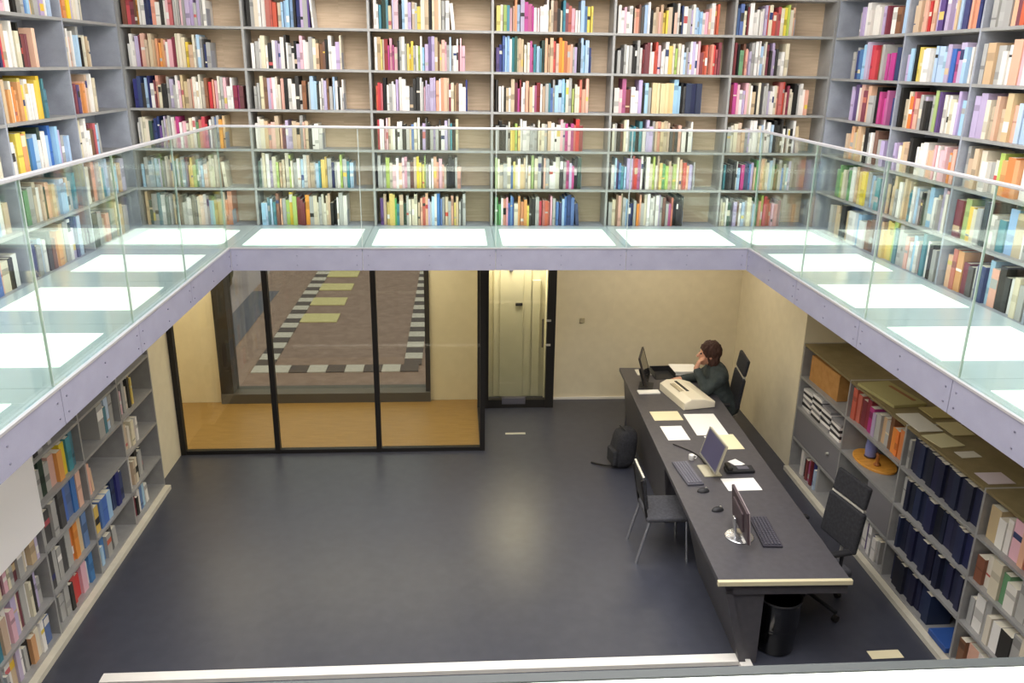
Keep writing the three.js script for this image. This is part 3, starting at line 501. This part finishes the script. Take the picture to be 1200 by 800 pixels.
{ // rucksack leaning on the desk front
  const t = thing('rucksack', 'black rucksack slumped on floor against the desk front', 'bag', [1.79, 0, -8.2], 0.2);
  const g = flat(new THREE.SphereGeometry(0.5, 28, 20)); const p = g.attributes.position;
  for (let i = 0; i < p.count; i++) { let x = p.getX(i), y = p.getY(i), z = p.getZ(i); const q = (v) => Math.sign(v) * Math.pow(Math.abs(v) * 2, 0.6) / 2; x = q(x) * 0.24; z = q(z) * 0.3; y = q(y) * 0.44 + 0.22; const n = 0.012 * perlin.noise(x * 14, y * 14, z * 14); p.setXYZ(i, x + n + 0.05 * (y / 0.44) , Math.max(0, y + n), z + n); }
  g.computeVertexNormals(); obj('body', g, MAT.fabricBlack, t);
  obj('pocket', bx(0.06, 0.18, 0.2, -0.11, 0.14, 0.02, 0.025), MAT.fabricBlack, t);
  obj('strap', [tube([V(-0.1, 0.04, 0.05), V(-0.18, 0.03, 0.02), V(-0.24, 0.014, -0.06), V(-0.3, 0.012, -0.12)], 0.011), tube([V(0.02, 0.43, 0.06), V(-0.03, 0.48, 0), V(0.02, 0.43, -0.06)], 0.009)], MAT.black, t);
}
{ // black ringed waste bin under the open end of the desk
  const t = thing('waste_bin', 'glossy black round waste bin under the open desk end', 'bin', [2.4, 0, -5.16]);
  obj('drum', lathe([[0.001, 0], [0.13, 0], [0.145, 0.015], [0.155, 0.2], [0.157, 0.22], [0.15, 0.23], [0.157, 0.24], [0.162, 0.43], [0.168, 0.45], [0.16, 0.455], [0.152, 0.43], [0.13, 0.02], [0.001, 0.02]], 36), MAT.blackGloss, t);
  obj('rim', flat(new THREE.TorusGeometry(0.163, 0.007, 8, 36)).rotateX(Math.PI / 2).translate(0, 0.452, 0), MAT.plastic, t);
}
{ const t = thing('power_strip', 'small grey power strip hung inside the desk end', 'power strip', [2.16, 0.3, -5.12]); obj('casing', ext(-0.02, 0.02, 0, 0.25, -0.02, 0.02, 0.006), MAT.plastic, t); for (let k = 0; k < 3; k++) obj('socket', bx(0.03, 0.04, 0.012, 0, 0.05 + k * 0.075, 0.022, 0.004), MAT.plasticGrey, t); }

// ------------------------------------------------------------------ things on and in the low bookcase behind the desk
const topY = 1.466;
sheet('folder', 'large olive folder with brown spine on the low bookcase top', 'folder', 3.67, 3.98, -6.86, -6.32, topY, 0.025, std({ color: '#a29a68', roughness: 0.8 }), 0.12);
sheet('ruler', 'brown wooden ruler lying on the large olive folder', 'ruler', 3.9, 3.93, -6.75, -6.4, topY + 0.026, 0.004, std({ color: '#8a5a34', roughness: 0.6 }), 0.12);
sheet('envelope', 'tan envelope next to the olive folder on bookcase top', 'envelope', 3.92, 4.11, -6.3, -6.08, topY, 0.01, std({ color: '#b2a470', roughness: 0.85 }), 0.03);
sheet('paper_sheet', 'grey-beige sheet near the front edge beside olive folder', 'paper', 3.66, 3.86, -6.18, -5.82, topY, 0.006, MAT.paperGrey, 0.02);
sheet('envelope', 'pale envelope near the wall on the olive bookcase top', 'envelope', 3.9, 4.08, -5.99, -5.74, topY, 0.006, std({ color: '#c4b98f', roughness: 0.85 }), 0.02);
sheet('paper_sheet', 'yellowish sheet at the front edge of the bookcase top', 'paper', 3.66, 3.87, -5.77, -5.54, topY, 0.005, std({ color: '#c8c19a', roughness: 0.85 }), 0.15);
sheet('card', 'small pale card lying alone on the bookcase top', 'card', 3.74, 3.9, -5.46, -5.36, topY, 0.003, MAT.paperGrey, 0.05);
sheet('paper_sheet', 'lilac-white sheet over the navy binders on bookcase top', 'paper', 3.69, 3.89, -5.12, -4.95, topY, 0.003, std({ color: '#c9bdc4', roughness: 0.85 }), 0.0);
{ const t = thing('cardboard_box', 'orange-brown cardboard box under the bookcase top by the wall', 'box', [3.86, 1.106, -7.62], 0.03);
  obj('carton', bx(0.34, 0.27, 0.62, 0, 0.135, 0, 0.004), MAT.cardboard, t); obj('tape', bx(0.05, 0.002, 0.621, 0, 0.271, 0), std({ color: '#c89a55', roughness: 0.4 }), t); obj('flap', [bx(0.342, 0.06, 0.003, 0, 0.235, 0.312)], MAT.cardboard, t); }
{ // piles of journals on the counter shelf
  let n = 0; const tones = ['#d9d6d4', '#2a292b', '#e6e2df', '#8d8a8c', '#efece8', '#37363a'];
  for (const [z, h, pile] of [[-7.9, 7, 'first'], [-7.67, 8, 'second'], [-7.44, 7, 'third'], [-7.21, 6, 'fourth']]) for (let k = 0; k < h; k++) {
    const o = sheet('journal', `${k % 2 ? 'dark' : 'white'} journal, ${['lowest', 'second', 'third', 'fourth', 'fifth', 'sixth', 'seventh', 'eighth'][k]} up in the ${pile} pile from the bare wall`, 'journal', 3.68, 3.95, z - 0.105, z + 0.105, 0.761 + k * 0.031, 0.029, std({ color: tones[n++ % 6], roughness: 0.6 }), rr(-0.08, 0.08), 'journals piled on the counter shelf');
    void o;
  }
}
{ const t = thing('wooden_tray', 'orange wooden tray on the counter shelf of low bookcase', 'tray', [3.83, 0.7605, -6.68], 0.1);
  const s = new THREE.Shape(); s.absellipse(0, 0, 0.15, 0.25, 0, Math.PI * 2); const g = flat(new THREE.ExtrudeGeometry(s, { depth: 0.016, bevelEnabled: true, bevelSize: 0.008, bevelThickness: 0.004, bevelSegments: 2 })); g.rotateX(-Math.PI / 2); g.translate(0, 0.004, 0); obj('board', g, std({ map: grain(256, [214, 150, 62], 26, 5, 1, 6), roughness: 0.4 }), t); }
{ const t = thing('vase', 'lilac-blue vase standing on the orange wooden tray', 'vase', [3.82, 0.7855, -6.75]); obj('body', lathe([[0.001, 0], [0.045, 0], [0.05, 0.02], [0.055, 0.1], [0.045, 0.17], [0.05, 0.2], [0.044, 0.2], [0.04, 0.17], [0.001, 0.17]], 28), std({ color: '#7f84b8', roughness: 0.25 }), t); obj('foot_ring', flat(new THREE.TorusGeometry(0.048, 0.008, 8, 28)).rotateX(Math.PI / 2).translate(0, 0.008, 0), std({ color: '#3a2a2c', roughness: 0.4 }), t); }
{ const t = thing('candlestick', 'brown turned wooden candlestick on the orange tray', 'candlestick', [3.8, 0.7855, -6.58]); obj('stem', lathe([[0.001, 0], [0.03, 0], [0.032, 0.012], [0.014, 0.03], [0.018, 0.06], [0.012, 0.09], [0.024, 0.11], [0.001, 0.112]], 20), std({ color: '#9a5c26', roughness: 0.4 }), t); }
{ const t = thing('figurine', 'orange cone-shaped figurine at the tray beside the journals', 'figurine', [3.75, 0.7605, -7.035]); obj('body', lathe([[0.001, 0], [0.04, 0], [0.042, 0.01], [0.02, 0.12], [0.014, 0.15], [0.018, 0.17], [0.012, 0.19], [0.001, 0.195]], 20), std({ color: '#c86f4c', roughness: 0.5 }), t); }
{ const t = thing('jar', 'dark teal lidded jar behind the lilac vase', 'jar', [4.06, 0.7605, -6.85]); obj('body', lathe([[0.001, 0], [0.05, 0], [0.06, 0.04], [0.055, 0.14], [0.001, 0.14]], 24), std({ color: '#37515c', roughness: 0.3 }), t); obj('lid', lathe([[0.001, 0.14], [0.05, 0.14], [0.05, 0.155], [0.012, 0.165], [0.012, 0.18], [0.001, 0.183]], 24), std({ color: '#2b3f4a', roughness: 0.3 }), t); }
{ const o = tag(obj('storage_binder', [ext(-0.16, 0.16, 0, 0.05, -0.12, 0.12, 0.008)], std({ color: '#2c4f92', roughness: 0.5 })), 'blue binder lying flat on bottom shelf below navy binders', 'binder'); o.position.set(3.78, 0.061, -5.05); }
// white board leaning on the bookcase facing the desk
{ const t = thing('white_board', 'large white board hung on the bookcase facing the desk', 'board', [-3.012, 0.98, -5.48]); obj('board', ext(0, 0.018, 0, 0.9, 0.0, 1.1, 0.004), std({ color: '#f4f1f2', roughness: 0.6 }), t); obj('clip', [ext(0.0, 0.024, 0.88, 0.91, 0.1, 0.16), ext(0.0, 0.024, 0.88, 0.91, 0.9, 0.96)], MAT.alu, t); }

// ------------------------------------------------------------------ square outside, one storey down
const GY = -3.4;
const plaza = structGroup('floor_square', 'brown paved square with pale and dark bands');
obj('paving', ext(-30, 22, GY - 0.3, GY, -60, -10.5), std({ map: grain(512, [150, 124, 112], 26, 10, 1, 1, 0.35), roughness: 0.85 }), plaza);
const tileL = std({ map: grain(128, [206, 198, 188], 16, 8), roughness: 0.8 }), tileD = std({ map: grain(128, [88, 76, 74], 16, 8), roughness: 0.8 }), reflectionYellow = std({ map: grain(128, [216, 204, 146], 12, 8), roughness: 0.8 });  // the yellow one colours the painted reflection bars
const tg = bx(0.468, 0.03, 0.468, 0, 0, 0);
metreUV(tg);
const tile_or_reflection = (x, z, m, sx = 1, sz = 1) => { const o = new THREE.Mesh(tg, m); o.name = 'tile_or_reflection'; o.position.set(x, GY + 0.012, z); o.scale.set(sx, 1, sz); o.castShadow = o.receiveShadow = true; plaza.add(o); };
for (let k = 0; k < 9; k++) tile_or_reflection(-5.07 + k * 0.475, -20.53, k % 2 ? tileL : (k === 0 ? tileL : tileD), 1, 1.1);
for (let k = 1; k < 30; k++) { tile_or_reflection(-5.07, -20.53 - k * 0.475, k % 2 ? tileD : tileL); tile_or_reflection(-1.2, -20.53 - k * 0.475, k % 2 ? tileD : tileL); }
for (let k = 0; k < 4; k++) tile_or_reflection(-4.28, -25.1 - k * 1.9, reflectionYellow, 2.4, 1.9);  // yellow bars: reflection of the gallery in the glass, painted as slabs
obj('dark_band', ext(-7.1, -6.2, GY - 0.1, GY + 0.008, -28.4, -18), std({ map: grain(256, [92, 92, 106], 16, 8), roughness: 0.8 }), plaza);
obj('pale_band', ext(-14, -7.1, GY - 0.1, GY + 0.006, -40, -12), std({ map: grain(256, [160, 148, 152], 16, 8), roughness: 0.8 }), plaza);
struct('wall_facade_below', ext(-6, 5, GY - 0.2, -0.2, -10.5, -10.3), MAT.wall);
{ // dark clipped hedge at the far side of the square
  const g = flat(new RoundedBoxGeometry(3.2, 1.3, 1.2, 8, 0.3)), p = g.attributes.position; for (let i = 0; i < p.count; i++) { const n = 0.12 * perlin.noise(p.getX(i) * 4, p.getY(i) * 4, p.getZ(i) * 4); p.setXYZ(i, p.getX(i) + n, p.getY(i) + n, p.getZ(i) + n); } g.computeVertexNormals();
  const t = thing('hedge', 'dark hedge standing beyond the window on the square', 'hedge', [-9.5, GY, -28.8], 0.1); obj('foliage', g.translate(0, 0.75, 0), std({ map: grain(256, [54, 54, 34], 40, 24), roughness: 0.95 }), t); obj('planter', bx(3.0, 0.25, 1.0, 0, 0.125, 0, 0.02), std({ color: '#5c4a3c', roughness: 0.8 }), t);
}

// ------------------------------------------------------------------ the seated person
function sdfGeo(fn, c, half, res) {
  const mc = new MarchingCubes(res, MAT.black, false, false, 120000); mc.isolation = 0; let i = 0; const h = res / 2;
  for (let z = 0; z < res; z++) for (let y = 0; y < res; y++) for (let x = 0; x < res; x++) mc.field[i++] = -fn(c[0] + (x - h) / h * half, c[1] + (y - h) / h * half, c[2] + (z - h) / h * half);
  mc.update(); const n = mc.count, g = new THREE.BufferGeometry();
  g.setAttribute('position', new THREE.BufferAttribute(mc.positionArray.slice(0, n * 3), 3)); g.setAttribute('normal', new THREE.BufferAttribute(mc.normalArray.slice(0, n * 3), 3));
  g.scale(half, half, half); g.translate(...c); g.computeVertexNormals(); g.setAttribute('uv', new THREE.BufferAttribute(new Float32Array(n * 2), 2)); return smoothNormals(g, fn);
}
function smoothNormals(g, fn) { const p = g.attributes.position, n = g.attributes.normal, e = 0.002; for (let i = 0; i < p.count; i++) { const x = p.getX(i), y = p.getY(i), z = p.getZ(i), v = V(fn(x + e, y, z) - fn(x - e, y, z), fn(x, y + e, z) - fn(x, y - e, z), fn(x, y, z + e) - fn(x, y, z - e)).normalize(); n.setXYZ(i, v.x, v.y, v.z); } return g; }
const smin = (a, b, k) => { const h = Math.max(0, Math.min(1, 0.5 + 0.5 * (b - a) / k)); return b + (a - b) * h - k * h * (1 - h); };
function cap(a, b, ra, rb) { const [ax, ay, az] = a, dx = b[0] - ax, dy = b[1] - ay, dz = b[2] - az, L = dx * dx + dy * dy + dz * dz; return (x, y, z) => { const t = Math.max(0, Math.min(1, ((x - ax) * dx + (y - ay) * dy + (z - az) * dz) / L)); return Math.hypot(x - ax - t * dx, y - ay - t * dy, z - az - t * dz) - (ra + (rb - ra) * t); }; }
const ell = (c, r) => (x, y, z) => { const a = (x - c[0]) / r[0], b = (y - c[1]) / r[1], d = (z - c[2]) / r[2], k = Math.hypot(a, b, d); return (k - 1) * Math.min(...r); };
const uni = (k, ...f) => (x, y, z) => { let d = f[0](x, y, z); for (let i = 1; i < f.length; i++) d = smin(d, f[i](x, y, z), k); return d; };
{
  const P = thing('person', 'brown-haired person in dark jacket seated at desk, hand to face', 'person', [2.955, 0, -8.56], -0.12);
  // local frame: facing -x, left side +z
  const J = { hip: [0.06, 0.56, 0], chest: [-0.07, 0.86, 0], neck: [-0.1, 1.0, 0], headC: [-0.165, 1.17, 0],
    shL: [-0.06, 0.96, 0.17], elL: [-0.19, 0.815, 0.21], wrL: [-0.3, 1.02, 0.085], shR: [-0.06, 0.96, -0.17], elR: [-0.2, 0.8, -0.24], wrR: [-0.42, 0.79, -0.17],
    knL: [-0.38, 0.53, 0.11], knR: [-0.38, 0.53, -0.11], anL: [-0.34, 0.09, 0.11], anR: [-0.34, 0.09, -0.11] };
  const torso = uni(0.08, ell([-0.0, 0.66, 0], [0.12, 0.15, 0.16]), ell([-0.06, 0.86, 0], [0.12, 0.17, 0.18]), cap([-0.06, 0.95, -0.14], [-0.06, 0.95, 0.14], 0.065, 0.065), ell(J.hip, [0.15, 0.11, 0.18]));
  const arm = (s, e, w, o = 0) => uni(0.03, cap(s, e, 0.055 + o, 0.043 + o), cap(e, w, 0.043 + o, 0.03 + o));
  const leg = (k, a, s, o = 0) => uni(0.05, cap([0.04, 0.55, s * 0.09], k, 0.085 + o, 0.06 + o), cap(k, a, 0.058 + o, 0.042 + o), cap(a, [a[0] - 0.13, 0.05, a[2]], 0.042 + o, 0.035 + o));
  const neck = cap([-0.085, 0.97, 0], [-0.13, 1.09, 0], 0.058, 0.052);
  const body = uni(0.03, torso, neck, arm(J.shL, J.elL, J.wrL), arm(J.shR, J.elR, J.wrR), leg(J.knL, J.anL, 1), leg(J.knR, J.anR, -1));
  // head, looking -x and slightly down
  const [hx, hy, hz] = J.headC;
  const head0 = uni(0.03, ell([hx + 0.012, hy + 0.03, hz], [0.098, 0.098, 0.078]), ell([hx - 0.035, hy - 0.045, hz], [0.062, 0.075, 0.056]), cap([hx - 0.07, hy - 0.1, hz], [hx - 0.05, hy - 0.1, hz], 0.028, 0.032));
  const face = (x, y, z) => { let d = head0(x, y, z); d = smin(d, cap([hx - 0.09, hy + 0.01, hz], [hx - 0.118, hy - 0.03, hz], 0.009, 0.015)(x, y, z), 0.012); for (const s of [-1, 1]) { d = smin(d, ell([hx + 0.015, hy - 0.012, hz + s * 0.08], [0.02, 0.032, 0.012])(x, y, z), 0.008); d = Math.max(d, -ell([hx - 0.105, hy + 0.008, hz + s * 0.033], [0.016, 0.011, 0.017])(x, y, z)); } d = smin(d, ell([hx - 0.092, hy - 0.066, hz], [0.012, 0.008, 0.024])(x, y, z), 0.008); return smin(d, neck(x, y, z), 0.02); };
  // hands: a palm, four unequal bent fingers and a thumb
  function hand(w, dir, up, side, curl) { // dir: wrist->fingers, up: back of hand, side: thumb side
    const d = V(...dir).normalize(), s = V(...side).normalize(), u = V(...up).normalize(), W = V(...w), at = (a, b, c) => W.clone().addScaledVector(d, a).addScaledVector(s, b).addScaledVector(u, c).toArray();
    const fs = [cap(at(0.0, 0.012, 0), at(0.07, 0.02, 0), 0.02, 0.017), cap(at(0.0, -0.012, 0), at(0.07, -0.022, 0), 0.02, 0.016), cap(at(0.02, 0, 0), at(0.075, 0, 0), 0.02, 0.017)];
    const palm = uni(0.02, ...fs); const fingers = [];
    [[0.027, 0.062], [0.009, 0.072], [-0.009, 0.067], [-0.027, 0.052]].forEach(([o, L]) => { const a = at(0.078, o, 0), b = at(0.078 + L * 0.5, o * 1.05, -curl * L * 0.2), c = at(0.078 + L * 0.82, o * 1.05, -curl * L * 0.6), e = at(0.078 + L * 0.92, o, -curl * L * 0.95); fingers.push(uni(0.004, cap(a, b, 0.0092, 0.0086), cap(b, c, 0.0086, 0.008), cap(c, e, 0.008, 0.007))); });
    fingers.push(uni(0.006, cap(at(0.02, 0.02, -0.004), at(0.045, 0.046, -0.012), 0.013, 0.0105), cap(at(0.045, 0.046, -0.012), at(0.075, 0.053, -0.02), 0.0105, 0.008)));
    return { fn: uni(0.006, palm, ...fingers), c: at(0.06, 0, -0.01) };
  }
  const hL = hand(J.wrL, [0.32, 0.95, -0.1], [-0.9, 0.3, 0.2], [0.1, 0.1, -1], 0.9), hR = hand(J.wrR, [-1, -0.03, 0.25], [0, 1, 0], [0, 0, 1], 0.5);
  const skin = std({ color: '#cf9a80', roughness: 0.6 });
  obj('body', [sdfGeo(body, [-0.14, 0.56, 0], 0.66, 96), sdfGeo(face, [hx, hy - 0.02, hz], 0.19, 84), sdfGeo(uni(0.01, hL.fn, cap(J.elL, J.wrL, 0.04, 0.029)), hL.c, 0.12, 72), sdfGeo(uni(0.01, hR.fn, cap(J.elR, J.wrR, 0.04, 0.029)), hR.c, 0.12, 72)], skin, P);
  const lerp = (a, b, t) => a.map((v, i) => v + (b[i] - v) * t);
  const jacket = (x, y, z) => { const d = uni(0.035, (a, b, c) => torso(a, b, c) - 0.02, arm(J.shL, J.elL, lerp(J.elL, J.wrL, 0.86), 0.016), arm(J.shR, J.elR, lerp(J.elR, J.wrR, 0.86), 0.016), (a, b, c) => cap([-0.07, 0.96, 0], [-0.1, 1.03, 0], 0.07, 0.064)(a, b, c))(x, y, z); const n = 0.005 * perlin.noise(x * 16, y * 22, z * 16); return Math.max(d + n, 0.5 - y); };
  obj('jacket', sdfGeo(jacket, [-0.12, 0.78, 0], 0.42, 96), std({ map: grain(256, [58, 66, 66], 24, 14), roughness: 0.9 }), P);
  const trousers = (x, y, z) => { const d = uni(0.05, (a, b, c) => ell(J.hip, [0.16, 0.12, 0.19])(a, b, c), leg(J.knL, [J.anL[0], 0.11, J.anL[2]], 1, 0.014), leg(J.knR, [J.anR[0], 0.11, J.anR[2]], -1, 0.014))(x, y, z); return Math.max(d, 0.075 - y, y - 0.66); };
  obj('trousers', sdfGeo(trousers, [-0.15, 0.38, 0], 0.42, 90), std({ color: '#1e1d22', roughness: 0.9 }), P);
  const hair = (x, y, z) => { const sh = uni(0.03, ell([hx + 0.026, hy + 0.04, hz], [0.122, 0.112, 0.104]), ell([hx + 0.06, hy - 0.07, hz], [0.07, 0.12, 0.098]))(x, y, z) + 0.012 * perlin.noise(x * 45, y * 14, z * 45); const cut = ell([hx - 0.11, hy - 0.055, hz], [0.095, 0.12, 0.11])(x, y, z); return Math.max(sh, -cut); };
  obj('hair', sdfGeo(hair, [hx + 0.01, hy, hz], 0.2, 84), std({ map: grain(128, [60, 34, 25], 30, 20), roughness: 0.75 }), P);
  for (const s of [-1, 1]) { const k = s > 0 ? J.anL : J.anR; obj('shoe', sdfGeo((x, y, z) => Math.max(uni(0.03, cap([k[0] + 0.03, 0.05, k[2]], [k[0] - 0.14, 0.04, k[2]], 0.05, 0.042), cap([k[0], 0.05, k[2]], [k[0], 0.1, k[2]], 0.05, 0.05))(x, y, z), 0.004 - y), [k[0] - 0.05, 0.07, k[2]], 0.18, 56), MAT.plastic, P); obj('eye', flat(new THREE.SphereGeometry(0.0115, 12, 8)).translate(hx - 0.088, hy + 0.008, hz + s * 0.032), std({ color: '#3a2a22', roughness: 0.3 }), P); }
}

renderer.render(scene, camera);
